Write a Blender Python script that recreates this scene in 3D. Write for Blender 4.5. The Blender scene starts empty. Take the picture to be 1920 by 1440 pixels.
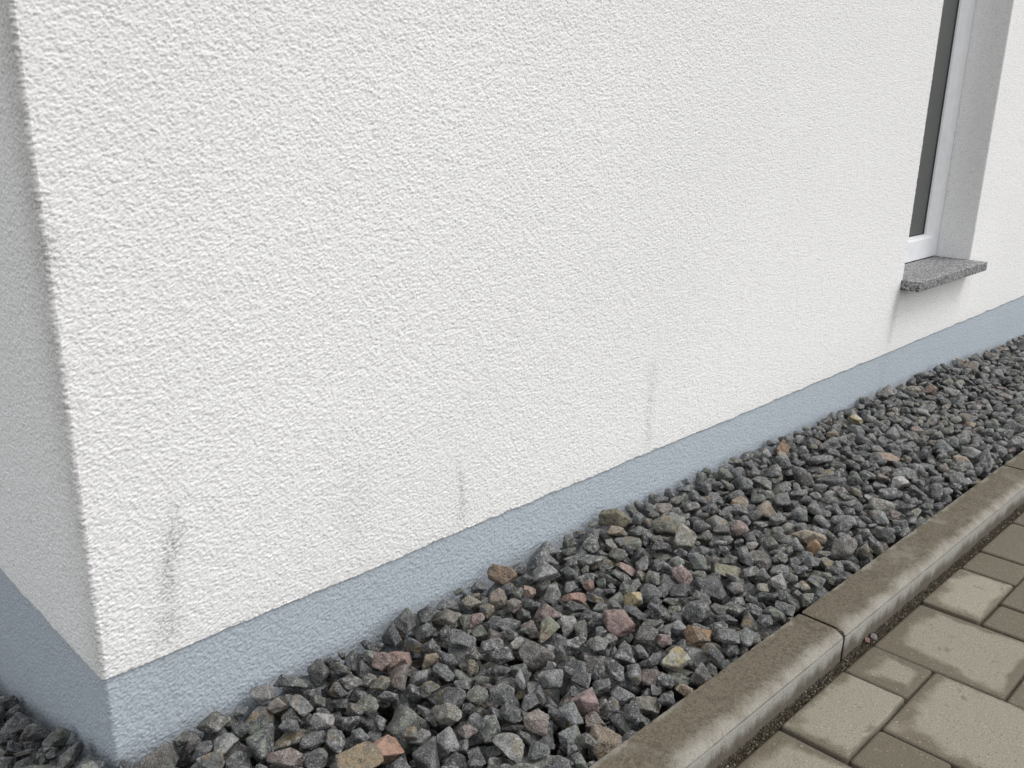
import bpy, math, random
import numpy as np
from mathutils import Matrix, Vector
R = math.radians
rng = np.random.default_rng(11)
random.seed(5)
sc = bpy.context.scene
C = sc.collection

# ------------------------------------------------------------------ camera, sky, sun, exposure
cam = bpy.data.cameras.new('camera'); co = bpy.data.objects.new('camera', cam); C.objects.link(co)
rt = Vector((0.70448, -0.70953, 0.01671)).normalized()
fw = Vector((0.68133, 0.66951, -0.29588)).normalized()
up = rt.cross(fw).normalized()
CAM = Vector((-0.30773, -0.97374, 0.78484))
m = Matrix((rt, up, -fw)).transposed().to_4x4(); m.translation = CAM
co.matrix_world = m
cam.sensor_width = 36; cam.lens = 1671.8 / 1920 * 36; cam.clip_start = 0.02; cam.clip_end = 500
sc.camera = co

W = bpy.data.worlds.new('World'); sc.world = W; W.use_nodes = True
nt = W.node_tree; bg = nt.nodes['Background']
sky = nt.nodes.new('ShaderNodeTexSky'); sky.sky_type = 'NISHITA'; sky.sun_disc = False
SUN_EL, SUN_AZ = 55, 132          # azimuth clockwise from +Y: the light comes from +X -Y
sky.sun_elevation = R(SUN_EL); sky.sun_rotation = R(SUN_AZ)
sky.air_density = 1.0; sky.dust_density = 3.0; sky.ozone_density = 1.0
hs = nt.nodes.new('ShaderNodeHueSaturation'); hs.inputs['Saturation'].default_value = 0.25
nt.links.new(sky.outputs[0], hs.inputs['Color'])
cl = nt.nodes.new('ShaderNodeMix'); cl.data_type = 'RGBA'; cl.inputs[0].default_value = .60      # an even cloud layer over the clear sky
nt.links.new(hs.outputs[0], cl.inputs[6]); cl.inputs[7].default_value = (3.0, 3.0, 3.0, 1)
nt.links.new(cl.outputs[2], bg.inputs['Color'])
bg.inputs['Strength'].default_value = 0.15

sl = bpy.data.lights.new('sun', 'SUN'); sl.energy = 0.6; sl.angle = R(24); sl.color = (1, 0.975, 0.94)
so = bpy.data.objects.new('sun', sl); C.objects.link(so)
sd = Vector((math.sin(R(SUN_AZ)) * math.cos(R(SUN_EL)), math.cos(R(SUN_AZ)) * math.cos(R(SUN_EL)), math.sin(R(SUN_EL))))
so.rotation_euler = (-sd).to_track_quat('-Z', 'Y').to_euler()
so.location = (3, -4, 5)
sc.view_settings.view_transform = 'Standard'; sc.view_settings.look = 'None'
sc.view_settings.gamma = 1; sc.view_settings.exposure = 1.13

# ------------------------------------------------------------------ helpers
def tag(o, label=None, cat=None, group=None, kind=None):
    for k, v in (('label', label), ('category', cat), ('group', group), ('kind', kind)):
        if v: o[k] = v
    return o

def empty(name, loc=(0, 0, 0)):
    o = bpy.data.objects.new(name, None); o.location = loc; o.empty_display_size = .1; C.objects.link(o); return o

def mesh_obj(name, verts, faces, mat, parent=None, smooth=True, attrs=None, loc=(0, 0, 0), rot=(0, 0, 0)):
    """faces: (n,3) or (n,4) array, or list of such arrays"""
    v = np.asarray(verts, dtype=np.float32)
    fl = faces if isinstance(faces, list) else [faces]
    fl = [np.asarray(f, dtype=np.int32) for f in fl if len(f)]
    me = bpy.data.meshes.new(name)
    me.vertices.add(len(v)); me.vertices.foreach_set('co', v.ravel())
    loops = np.concatenate([f.ravel() for f in fl])
    sizes = np.concatenate([np.full(len(f), f.shape[1], np.int32) for f in fl])
    starts = np.concatenate([[0], np.cumsum(sizes)[:-1]]).astype(np.int32)
    me.loops.add(len(loops)); me.loops.foreach_set('vertex_index', loops)
    me.polygons.add(len(sizes)); me.polygons.foreach_set('loop_start', starts)
    me.polygons.foreach_set('loop_total', sizes)
    me.polygons.foreach_set('use_smooth', np.full(len(sizes), smooth))
    me.update(calc_edges=True)
    if attrs:
        for k, a in attrs.items():
            a = np.asarray(a, dtype=np.float32)
            if a.ndim == 1:
                at = me.attributes.new(k, 'FLOAT', 'POINT'); at.data.foreach_set('value', a)
            else:
                at = me.attributes.new(k, 'FLOAT_COLOR', 'POINT')
                if a.shape[1] == 3: a = np.c_[a, np.ones(len(a), np.float32)]
                at.data.foreach_set('color', a.ravel())
    if mat: me.materials.append(mat)
    o = bpy.data.objects.new(name, me); C.objects.link(o)
    o.location = loc; o.rotation_euler = rot
    if parent: o.parent = parent
    return o

def grid_faces(nu, nv, off=0, flip=False):
    i, j = np.meshgrid(np.arange(nu - 1), np.arange(nv - 1), indexing='ij')
    a = off + i * nv + j
    f = np.stack([a, a + nv, a + nv + 1, a + 1], -1).reshape(-1, 4)
    return f[:, ::-1] if flip else f

class MB:
    """collects boxes and grids into one mesh"""
    def __init__(s): s.v = []; s.f = []; s.n = 0
    def add(s, v, f): s.v.append(np.asarray(v, float)); s.f.append(np.asarray(f) + s.n); s.n += len(v)
    def box(s, x0, x1, y0, y1, z0, z1, b=0.0):
        if b:
            P = []
            for z, k in ((z0, b), (z0 + b, 0), (z1 - b, 0), (z1, b)):
                P += [(x0 + k + (0 if k else b), y0 + k, z), (x1 - k - (0 if k else b), y0 + k, z), (x1 - k, y0 + k + (0 if k else b), z), (x1 - k, y1 - k - (0 if k else b), z),
                      (x1 - k - (0 if k else b), y1 - k, z), (x0 + k + (0 if k else b), y1 - k, z), (x0 + k, y1 - k - (0 if k else b), z), (x0 + k, y0 + k + (0 if k else b), z)]
            q = []
            for l in range(3):
                for i in range(8):
                    j = (i + 1) % 8; q.append((l * 8 + i, l * 8 + j, l * 8 + 8 + j, l * 8 + 8 + i))
            for base, fl in ((0, True), (24, False)):
                r = [base + i for i in range(8)]
                for a_, b_, c_, d_ in ((0, 1, 2, 7), (7, 2, 3, 6), (6, 3, 4, 5)):
                    t = (r[a_], r[b_], r[c_], r[d_]); q.append(t[::-1] if fl else t)
            s.add(P, q); return
        P = [(x, y, z) for z in (z0, z1) for x, y in ((x0, y0), (x1, y0), (x1, y1), (x0, y1))]
        s.add(P, [(3, 2, 1, 0), (4, 5, 6, 7), (0, 1, 5, 4), (1, 2, 6, 5), (2, 3, 7, 6), (3, 0, 4, 7)])
    def build(s, name, mat, parent=None, smooth=False, **k):
        return mesh_obj(name, np.concatenate(s.v), np.concatenate(s.f), mat, parent, smooth, **k)

# node helpers
class N:
    def __init__(s, name):
        s.m = bpy.data.materials.new(name); s.m.use_nodes = True
        s.t = s.m.node_tree; s.b = s.t.nodes['Principled BSDF']; s.o = s.t.nodes['Material Output']
    def n(s, typ, **k):
        x = s.t.nodes.new(typ)
        for a, b in k.items(): setattr(x, a, b)
        return x
    def l(s, a, b): s.t.links.new(a, b)
    def val(s, x, sock):
        if hasattr(x, 'is_output'): s.l(x, sock)
        else: sock.default_value = x
    def math(s, op, a, b=0.0, c=0.0, clamp=False):
        x = s.n('ShaderNodeMath', operation=op, use_clamp=clamp)
        s.val(a, x.inputs[0]); s.val(b, x.inputs[1]); s.val(c, x.inputs[2]); return x.outputs[0]
    def noise(s, vec, scale, detail=3, rough=.5, dist=0.0, col=False):
        x = s.n('ShaderNodeTexNoise'); s.l(vec, x.inputs['Vector'])
        x.inputs['Scale'].default_value = scale; x.inputs['Detail'].default_value = detail
        x.inputs['Roughness'].default_value = rough; x.inputs['Distortion'].default_value = dist
        return x.outputs['Color' if col else 'Fac']
    def voro(s, vec, scale, feature='F1', out='Distance', rnd=1.0):
        x = s.n('ShaderNodeTexVoronoi', feature=feature); s.l(vec, x.inputs['Vector'])
        x.inputs['Scale'].default_value = scale; x.inputs['Randomness'].default_value = rnd
        return x.outputs[out]
    def ss(s, x, a, b, lo=0.0, hi=1.0):
        y = s.n('ShaderNodeMapRange', interpolation_type='SMOOTHSTEP'); s.val(x, y.inputs['Value'])
        y.inputs['From Min'].default_value = a; y.inputs['From Max'].default_value = b
        y.inputs['To Min'].default_value = lo; y.inputs['To Max'].default_value = hi
        return y.outputs[0]
    def mix(s, f, a, b, mode='MIX'):
        x = s.n('ShaderNodeMix', data_type='RGBA', blend_type=mode)
        s.val(f, x.inputs[0])
        for v, i in ((a, 6), (b, 7)):
            if isinstance(v, tuple): v = (*v, 1) if len(v) == 3 else v
            s.val(v, x.inputs[i])
        return x.outputs[2]
    def attr(s, name, col=False):
        x = s.n('ShaderNodeAttribute', attribute_name=name); return x.outputs['Color' if col else 'Fac']
    def pos(s, obj=False):
        return s.n('ShaderNodeTexCoord').outputs['Object'] if obj else s.n('ShaderNodeNewGeometry').outputs['Position']
    def sep(s, v):
        x = s.n('ShaderNodeSeparateXYZ'); s.l(v, x.inputs[0]); return x.outputs
    def scale(s, v, k):
        x = s.n('ShaderNodeMapping'); s.l(v, x.inputs[0]); x.inputs['Scale'].default_value = k; return x.outputs[0]
    def bump(s, h, dist, strength=1.0, base=None):
        x = s.n('ShaderNodeBump'); s.l(h, x.inputs['Height'])
        x.inputs['Distance'].default_value = dist; x.inputs['Strength'].default_value = strength
        if base: s.l(base, x.inputs['Normal'])
        return x.outputs[0]
    def done(s, col, rough=.8, normal=None, spec=.3):
        s.val((*col, 1) if isinstance(col, tuple) and len(col) == 3 else col, s.b.inputs['Base Color'])
        s.val(rough, s.b.inputs['Roughness']); s.b.inputs['Specular IOR Level'].default_value = spec
        if normal: s.l(normal, s.b.inputs['Normal'])
        return s.m

# ------------------------------------------------------------------ materials
def stucco(name, base, amp, dirt_col=(.17, .17, .168), fine=1.0):
    k = N(name); p = k.pos()
    p = k.scale(p, (.74, .74, 1.0))
    wn = k.noise(p, 300, 2, .5, col=True)
    off = k.n('ShaderNodeVectorMath', operation='SUBTRACT'); k.l(wn, off.inputs[0]); off.inputs[1].default_value = (.5, .5, .5)
    sc_ = k.n('ShaderNodeVectorMath', operation='SCALE'); k.l(off.outputs[0], sc_.inputs[0]); sc_.inputs['Scale'].default_value = .0042
    ad = k.n('ShaderNodeVectorMath', operation='ADD'); k.l(p, ad.inputs[0]); k.l(sc_.outputs[0], ad.inputs[1])
    q = ad.outputs[0]
    v = k.voro(q, 400 * fine)
    peb = k.ss(v, 0.0, .85, 1, 0)
    n1 = k.noise(q, 300, 3, .62)
    n2 = k.noise(p, 700, 2, .6)
    n0 = k.noise(p, 75, 2, .5)
    h = k.math('MULTIPLY', peb, .45)
    h = k.math('MULTIPLY_ADD', n1, .95, h)
    h = k.math('MULTIPLY_ADD', n2, .24, h)
    h = k.math('MULTIPLY_ADD', k.math('SUBTRACT', n0, .5), .18, h)
    mid = k.math('SUBTRACT', h, .80)
    d = k.n('ShaderNodeDisplacement'); k.l(mid, d.inputs['Height'])
    d.inputs['Midlevel'].default_value = 0; d.inputs['Scale'].default_value = amp
    k.l(d.outputs[0], k.o.inputs['Displacement'])
    k.m.displacement_method = 'DISPLACEMENT'
    big = k.noise(p, 1.6, 3, .5)
    tone = k.ss(big, .3, .7, .97, 1.02)
    hsv = k.n('ShaderNodeHueSaturation'); hsv.inputs['Color'].default_value = (*base, 1); k.l(tone, hsv.inputs['Value'])
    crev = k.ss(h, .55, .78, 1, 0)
    # shade in the crevices of the render, darkened into the colour
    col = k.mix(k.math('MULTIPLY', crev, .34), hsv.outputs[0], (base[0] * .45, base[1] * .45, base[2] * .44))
    st = k.attr('stain')
    spot = k.noise(p, 260, 3, .65)
    mk = k.math('MULTIPLY', st, k.ss(spot, .18, .62))
    mk = k.math('MULTIPLY', mk, k.math('MULTIPLY_ADD', crev, .85, .45), clamp=True)
    col = k.mix(mk, col, dirt_col)
    ws = k.attr('wash')
    col = k.mix(k.math('MULTIPLY', ws, k.ss(spot, .2, .7, .5, 1)), col, (.36, .345, .32))
    sp = k.voro(p, 70); spn = k.math('MULTIPLY', k.ss(sp, .035, .06, 1, 0), k.ss(k.noise(p, 9, 2), .58, .66))
    col = k.mix(k.math('MULTIPLY', spn, .55), col, (.18, .17, .16))
    return k.done(col, .88, spec=.15)

M = {}
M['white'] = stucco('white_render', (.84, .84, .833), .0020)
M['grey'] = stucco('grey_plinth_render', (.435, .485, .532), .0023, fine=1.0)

def stone_mat():
    k = N('crushed_stone'); p = k.pos()
    c = k.attr('stone_color', True); s = k.attr('seed')
    o = k.n('ShaderNodeCombineXYZ'); k.l(k.math('MULTIPLY', s, 37.0), o.inputs[0]); k.l(k.math('MULTIPLY', s, 11.0), o.inputs[2])
    ad = k.n('ShaderNodeVectorMath', operation='ADD'); k.l(p, ad.inputs[0]); k.l(o.outputs[0], ad.inputs[1]); q = ad.outputs[0]
    n1 = k.noise(q, 95, 4, .6); n2 = k.noise(q, 420, 3, .65); n3 = k.noise(q, 38, 2, .5, .8)
    col = k.mix(k.ss(n1, .3, .72), k.mix(.4, c, (.03, .03, .032)), k.mix(.17, c, (.36, .37, .37)))
    col = k.mix(k.math('MULTIPLY', k.ss(n2, .60, .70), k.ss(n1, .34, .62, .15, 1)), col, (.55, .56, .55))
    col = k.mix(k.math('MULTIPLY', k.ss(n2, .46, .35), .8), col, (.018, .018, .020))
    # rust and moss tinted patches on some of the stones
    isr = k.ss(k.math('FRACT', k.math('MULTIPLY', s, 7.3)), .80, .84)
    col = k.mix(k.math('MULTIPLY', isr, k.ss(n3, .50, .68, 0, .7)), col, (.20, .150, .075))
    isg = k.ss(k.math('FRACT', k.math('MULTIPLY', s, 3.9)), .62, .66)
    col = k.mix(k.math('MULTIPLY', isg, k.ss(n3, .48, .36, 0, .6)), col, (.17, .20, .145))
    # pale mineral crust on a few
    isv = k.ss(k.math('FRACT', k.math('MULTIPLY', s, 5.7)), .60, .66)
    col = k.mix(k.math('MULTIPLY', isv, k.ss(k.noise(q, 130, 4, .7, .4), .52, .62, 0, .6)), col, (.40, .40, .385))
    n4 = k.noise(q, 900, 2, .6)
    col = k.mix(k.ss(n4, .58, .68, 0, .6), col, (.46, .47, .46))
    pt = k.n('ShaderNodeNewGeometry').outputs['Pointiness']
    col = k.mix(k.math('MULTIPLY', k.ss(pt, .515, .59), k.ss(n2, .40, .60, .05, .42)), col, (.36, .36, .355))
    b = k.bump(n2, .0020, 1.0); b = k.bump(n1, .010, .9, b)
    return k.done(col, k.ss(n1, .3, .7, .80, .48), b, .45)
M['stone'] = stone_mat()

def special_mat():
    k = N('coloured_stone'); p = k.pos()
    c = k.attr('stone_color', True); c2 = k.attr('second_color', True)
    n1 = k.noise(p, 90, 4, .6); n2 = k.noise(p, 520, 3, .6); n3 = k.noise(p, 48, 2, .5, .6)
    c = k.mix(.30, c, (.20, .20, .19)); c2 = k.mix(.30, c2, (.17, .17, .165))
    col = k.mix(k.ss(n3, .40, .62), c, c2)
    col = k.mix(k.ss(n1, .52, .30, 0, .75), col, (.085, .078, .07))
    col = k.mix(k.ss(n2, .54, .68, 0, .55), col, (.50, .47, .43))
    col = k.mix(k.ss(n2, .4, .3, 0, .55), col, (.06, .045, .04))
    b = k.bump(n2, .0022, 1.0); b = k.bump(n1, .010, .9, b)
    return k.done(col, .72, b, .35)
M['special'] = special_mat()

def soil_mat():
    k = N('joint_soil'); p = k.pos()
    n = k.noise(p, 300, 4, .7); n2 = k.noise(p, 4, 3)
    col = k.mix(k.ss(n, .3, .7), (.030, .024, .018), (.095, .080, .060))
    return k.done(col, .95, k.bump(n, .003, 1.0), .1)
M['soil'] = soil_mat()

def paver_mat():
    k = N('concrete_paver'); p = k.pos()
    e = k.attr('edge'); we = k.attr('wetside'); dm = k.attr('damp'); tn = k.attr('tone')
    fine = k.noise(p, 640, 3, .65); mid = k.noise(p, 190, 3, .6); lump = k.noise(p, 26, 3, .55); big = k.noise(p, 11, 2, .5)
    dry = k.mix(k.ss(fine, .35, .65), (.182, .167, .130), (.292, .272, .220))
    dry = k.mix(k.ss(mid, .55, .72, 0, .28), dry, (.155, .14, .11))
    wet = k.mix(k.ss(fine, .35, .65), (.090, .077, .055), (.155, .136, .100))
    ed = k.math('MULTIPLY_ADD', k.math('SUBTRACT', lump, .5), .045, we)
    ed = k.math('MULTIPLY_ADD', k.math('SUBTRACT', big, .5), .060, ed)
    ed = k.math('MULTIPLY_ADD', k.math('SUBTRACT', mid, .5), .012, ed)
    x = k.math('SUBTRACT', ed, k.math('MULTIPLY', dm, 1.15))
    f = k.ss(x, -.012, .009, 1, 0)
    f = k.math('MULTIPLY', f, k.ss(k.math('ADD', e, k.math('MULTIPLY', mid, .01)), -.002, .010, .92, 1))
    col = k.mix(f, dry, wet)
    sm = k.noise(p, 60, 2, .5)
    col = k.mix(k.math('MULTIPLY', k.math('MULTIPLY', k.ss(k.noise(p, 34, 4, .6), .60, .68), k.ss(big, .50, .58)), .6), col, (.115, .100, .074))
    v = k.n('ShaderNodeTexVoronoi'); k.l(p, v.inputs['Vector']); v.inputs['Scale'].default_value = 300
    cc = k.sep(v.outputs['Color'])
    col = k.mix(k.math('MULTIPLY', k.ss(cc[0], .955, .97), k.ss(v.outputs['Distance'], .34, .20, 0, .8)), col, (.48, .44, .37))
    col = k.mix(k.math('MULTIPLY', k.ss(cc[1], .92, .95), k.ss(v.outputs['Distance'], .40, .30, 0, .8)), col, (.10, .085, .065))
    col = k.mix(k.ss(e, .0032, .0005, 0, .55), col, (.10, .088, .066))
    hsv = k.n('ShaderNodeHueSaturation'); k.l(col, hsv.inputs['Color']); k.l(tn, hsv.inputs['Value'])
    b = k.bump(fine, .0012, .9); b = k.bump(mid, .003, .5, b); b = k.bump(lump, .003, .3, b)
    return k.done(hsv.outputs[0], k.ss(f, 0, 1, .88, .7), b, .25)
M['paver'] = paver_mat()

def kerb_mat():
    k = N('kerb_concrete'); lp = k.pos(True); p = k.pos()
    s = k.sep(lp)
    fine = k.noise(p, 620, 3, .65); mid = k.noise(p, 170, 3, .6); lump = k.noise(p, 22, 4, .6)
    stp = k.scale(p, (26, 26, 7)); strk = k.noise(stp, 1.0, 4, .65)
    brown = k.mix(k.ss(fine, .32, .68), (.078, .066, .047), (.170, .147, .110))
    brown = k.mix(k.ss(mid, .45, .65, 0, .6), brown, (.060, .048, .033))
    pale = k.mix(k.ss(fine, .3, .7), (.27, .258, .225), (.41, .395, .355))
    pale = k.mix(k.ss(mid, .55, .72, 0, .35), pale, (.27, .255, .22))
    brown = k.mix(k.ss(k.noise(p, 14, 4, .6), .52, .66, 0, .5), brown, (.20, .185, .15))
    brown = k.mix(k.ss(k.noise(p, 30, 4, .65), .56, .68, 0, .5), brown, (.065, .054, .038))
    # top: brown and damp, pale bloom toward the outer edge
    yy = k.math('MULTIPLY_ADD', k.math('SUBTRACT', lump, .5), .040, s[1])
    yy = k.math('MULTIPLY_ADD', k.math('SUBTRACT', mid, .5), .012, yy)
    ftop = k.math('MULTIPLY', k.ss(yy, -.053, -.080), k.ss(mid, .25, .6, .5, .9))
    inn = k.math('MULTIPLY', k.ss(yy, -.007, -.001), .45)
    top = k.mix(k.math('MULTIPLY', k.math('MAXIMUM', ftop, inn), .85), brown, pale)
    # outer face: pale above, dark where the damp has risen from the paving
    zz = k.math('MULTIPLY_ADD', k.math('SUBTRACT', strk, .5), .060, s[2])
    zz = k.math('MULTIPLY_ADD', k.math('SUBTRACT', mid, .5), .008, zz)
    fdn = k.ss(zz, -.016, -.040)
    grey = k.mix(k.ss(fine, .3, .7), (.27, .265, .24), (.38, .375, .345))
    grey = k.mix(k.ss(lump, .5, .7, 0, .3), grey, (.26, .25, .225))
    face = k.mix(k.math('MULTIPLY', fdn, .92), grey, (.105, .088, .067))
    v = k.voro(p, 120); vn = k.math('MULTIPLY', k.ss(v, .10, .06), k.ss(k.noise(p, 60, 1), .52, .6))
    isf = k.ss(s[2], -.0086, -.0092)
    col = k.mix(isf, top, face)
    col = k.mix(k.math('MULTIPLY', vn, .8), col, (.05, .045, .035))
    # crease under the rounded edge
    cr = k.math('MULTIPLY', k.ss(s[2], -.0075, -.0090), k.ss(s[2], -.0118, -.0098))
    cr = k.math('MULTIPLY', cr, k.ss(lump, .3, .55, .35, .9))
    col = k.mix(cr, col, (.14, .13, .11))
    b = k.bump(fine, .0012, .9); b = k.bump(mid, .003, .6, b)
    return k.done(col, .85, b, .25)
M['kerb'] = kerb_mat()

def granite():
    k = N('grey_granite'); p = k.pos()
    v = k.n('ShaderNodeTexVoronoi'); k.l(p, v.inputs['Vector']); v.inputs['Scale'].default_value = 270
    c = k.sep(v.outputs['Color']); n = k.noise(p, 500, 3, .6)
    col = k.mix(c[0], (.17, .174, .178), (.29, .29, .295))
    col = k.mix(k.ss(c[1], .72, .76), col, (.050, .052, .055))
    col = k.mix(k.ss(c[2], .84, .88), col, (.42, .41, .40))
    return k.done(col, .6, k.bump(n, .0015, .7), .4)
M['granite'] = granite()

def plain(name, col, rough, spec=.5, bump=0):
    k = N(name); p = k.pos(); n = k.noise(p, 30, 3)
    c = k.mix(k.ss(n, .3, .7), col, tuple(x * .94 for x in col))
    return k.done(c, rough, k.bump(k.noise(p, 900, 2), bump, .5) if bump else None, spec)
M['pvc'] = plain('white_window_plastic', (.84, .85, .87), .35)
M['gasket'] = plain('black_rubber_gasket', (.02, .022, .024), .6, .3)
def glassm():
    k = N('dark_window_glass'); p = k.pos(); n = k.noise(p, 3.0, 2)
    c = k.mix(k.ss(n, .3, .7), (.088, .094, .090), (.100, .106, .102))
    return k.done(c, .5, None, .28)
M['glass'] = glassm()
M['roomdark'] = plain('inner_masonry', (.3, .3, .3), .9, .2)

# ------------------------------------------------------------------ ground shape
GX, GY = -.0254, -.0094
def G(x, y): return GX * (np.asarray(x, float) + .1612) + GY * (np.asarray(y, float) + .51 + .4)
YK, KW, ZK = -.4245, .0765, .0466       # inner edge of the kerb, width, height over the paving datum
def bed_top(x, y):
    x = np.asarray(x, float); y = np.asarray(y, float)
    z = .020 + np.interp(x, [-.5, 0, .35, .9, 1.3, 2.4, 3.6, 4.4], [-.016, -.013, -.005, .004, -.001, -.019, -.075, -.11])
    z = z + np.where((x < 0) | ((x < .05) & (y > .01)), -.30 * np.clip(y, 0, 2), 0)
    t = np.clip((y - YK) / .42, 0, 1)
    return z - .002 + t * .004

# ------------------------------------------------------------------ the house
ZP, XW, XR, ZS, WT = .1275, 2.261, 2.799, .337, 2.05      # plinth top, window left / right, sill top, window head
HX, HY, HZ = 7.0, 5.0, 3.4
house = tag(empty('house', (0, 0, 0)), 'white roughcast house wall with blue grey plinth rising behind the gravel strip', 'house')

def xs_front(a, b):
    out = [a]
    while out[-1] < b:
        x = out[-1]; d = math.hypot(x - CAM.x, CAM.y)
        st = .00100 * d if x < 3.6 else .03
        out.append(x + max(.0009, st))
    out = np.array(out); return a + (out - a) * (b - a) / (out[-1] - a)
def corner(cx, cy, r, a0, a1, n=5):
    t = np.radians(np.linspace(a0, a1, n)); return np.c_[cx + r * np.cos(t), cy + r * np.sin(t)]
LEFT = np.r_[np.linspace(HY, 2.02, 100), np.linspace(2.0, .604, 350), np.linspace(.60, .0065, 380)]
r0, r1 = .005, .004
left_path = np.r_[np.c_[np.zeros(len(LEFT)), LEFT], corner(r0, r0, r0, 180, 270)]
def path_full():
    x = xs_front(r0 + .001, HX); return np.r_[left_path, np.c_[x, np.zeros(len(x))]]
def path_a():
    x = xs_front(r0 + .001, XW - r1 - .001)
    return np.r_[left_path, np.c_[x, np.zeros(len(x))], corner(XW - r1, r1, r1, -90, 0), [[XW, y] for y in np.linspace(.006, .16, 20)]]
def path_c():
    x = xs_front(XR + r1 + .001, HX)
    return np.r_[[[XR, y] for y in np.linspace(.16, .006, 60)], corner(XR + r1, r1, r1, 180, 270), np.c_[x, np.zeros(len(x))]]

def stain_field(P):
    """dirt runs on the front wall, a darker band below the sill, grime along the corner: albedo only"""
    x, y, z = P[:, 0], P[:, 1], P[:, 2]
    st = np.zeros(len(P)); ws = np.zeros(len(P))
    front = np.abs(y) < .004
    def run(pts, wd, amt, zlo, zhi, fade=.02):
        zz = [p_[1] for p_ in pts][::-1]; xx = [p_[0] for p_ in pts][::-1]; ww = [p_[2] for p_ in pts][::-1]; aa = [p_[3] for p_ in pts][::-1]
        cx = np.interp(z, zz, xx); w = np.interp(z, zz, ww) * wd; a = np.interp(z, zz, aa)
        e = np.clip((z - zlo) / fade, 0, 1) * np.clip((zhi - z) / fade, 0, 1)
        return np.where(front, np.exp(-((x - cx) / w) ** 2) * e * a * amt, 0)
    st += run([(.106, .345, .006, .10), (.105, .300, .010, .35), (.103, .280, .014, .54), (.097, .255, .012, .55), (.090, .233, .013, .64), (.091, .213, .012, .55), (.088, .19, .013, .34), (.084, .165, .018, .55), (.078, .13, .014, .22)], 1.0, 1.0, .128, .36)
    st += run([(.569, .245, .006, .2), (.570, .225, .007, .4), (.573, .19, .007, .45), (.574, .175, .010, .45), (.575, .147, .016, .25)], 1.0, .95, .13, .25)
    st += run([(1.074, .31, .022, .18), (1.072, .27, .014, .30), (1.072, .219, .012, .32), (1.073, .18, .009, .45), (1.075, .15, .016, .40)], 1.0, .8, .13, .33)
    st += run([(2.243, .30, .020, .45), (2.236, .24, .016, .5), (2.228, .209, .016, .5), (2.222, .14, .018, .3)], 1.0, .6, .13, .325, .03)
    st += run([(.37, .30, .03, .14), (.37, .20, .025, .14)], 1.0, 1.0, .16, .32, .05)
    ws += run([(2.243, .30, .030, .30), (2.236, .24, .022, .30), (2.225, .14, .02, .12)], 1.0, .8, .13, .315, .04)
    ws += np.where(front & (x > XW - .02) & (x < XR + .05), .12 * np.clip((z - .17) / .12, 0, 1), 0) * (z < ZS)  # darker toward the sill, across the width of the window
    # grime along the arris, mostly on the side wall
    n = .5 + .5 * np.sin(z * 23 + 1.1) * np.sin(z * 61 + .4) + .35 * np.sin(z * 140)
    n = np.clip(n, 0, 1.3)
    lf = x < .006
    st += np.where(lf & (y < .2), np.exp(-(y / .024) ** 2) * (.06 + .22 * n), 0)
    st += np.where(front, np.exp(-(x / .012) ** 2) * .13 * n, 0)
    st += np.where(front, np.exp(-(((x - .005) / .014) ** 2 + ((z - .635) / .03) ** 2)) * .45, 0)
    ws += np.where(lf & (y < .3), np.exp(-(y / .050) ** 2) * .40 * (.6 + .6 * np.clip((z - .3) / .4, 0, 1)), 0)
    ws += np.where(z < .25, .10 * np.exp(-(z - .128) / .03), 0)
    return np.clip(st, 0, 1.3), np.clip(ws, 0, .6)

def vnoise(P, sc_, seed):
    """trilinear value noise on a hashed lattice"""
    P = P @ np.array([[.80, .36, .48], [-.48, .86, .16], [-.35, -.36, .86]])
    Q = P * sc_ + 1000; I = np.floor(Q).astype(np.int64); F = Q - I; F = F * F * (3 - 2 * F); out = 0
    for dx in (0, 1):
        for dy in (0, 1):
            for dz in (0, 1):
                h = (I[:, 0] + dx) * 73856093 ^ (I[:, 1] + dy) * 19349663 ^ (I[:, 2] + dz) * 83492791 ^ seed * 2654435761
                h = (h ^ (h >> 13)) * 1274126177 & 0xffffffff; h = ((h ^ (h >> 16)) & 0xffff) / 65535.0
                out = out + h * (F[:, 0] if dx else 1 - F[:, 0]) * (F[:, 1] if dy else 1 - F[:, 1]) * (F[:, 2] if dz else 1 - F[:, 2])
    return out - .5
def roughen(V, amp):
    """trowelled relief of the render, pushed along the local outward direction"""
    x, y = V[:, 0], V[:, 1]
    nrm = np.zeros_like(V); l = x < .0052
    nrm[:, 1] = -1; 
    nrm[l] = (-1, 0, 0)
    c = (x < .006) & (y < .006); dd = np.c_[x - .005, y - .005]; ln = np.maximum(np.linalg.norm(dd, axis=1), 1e-6)
    cc = c & (x < .005) & (y < .005); nrm[cc, :2] = (dd / ln[:, None])[cc]
    rv = (y > .004) & (x > .01) ; nrm[rv] = (0, 0, 0)
    far = np.clip((2.4 - np.hypot(x, y + .97)) / 1.2, .12, 1)
    n = vnoise(V * (.8, .8, 1), 300, 1) * .6 + vnoise(V, 420, 2) * .35 * np.clip((1.9 - np.hypot(x, y + .97)) / .8, 0, 1) + vnoise(V, 60, 3) * .3
    e = 1 + 1.2 * np.exp(-((x - .002) ** 2 + y ** 2) / .006 ** 2)
    return V + nrm * (n * amp * far * e)[:, None]

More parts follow.
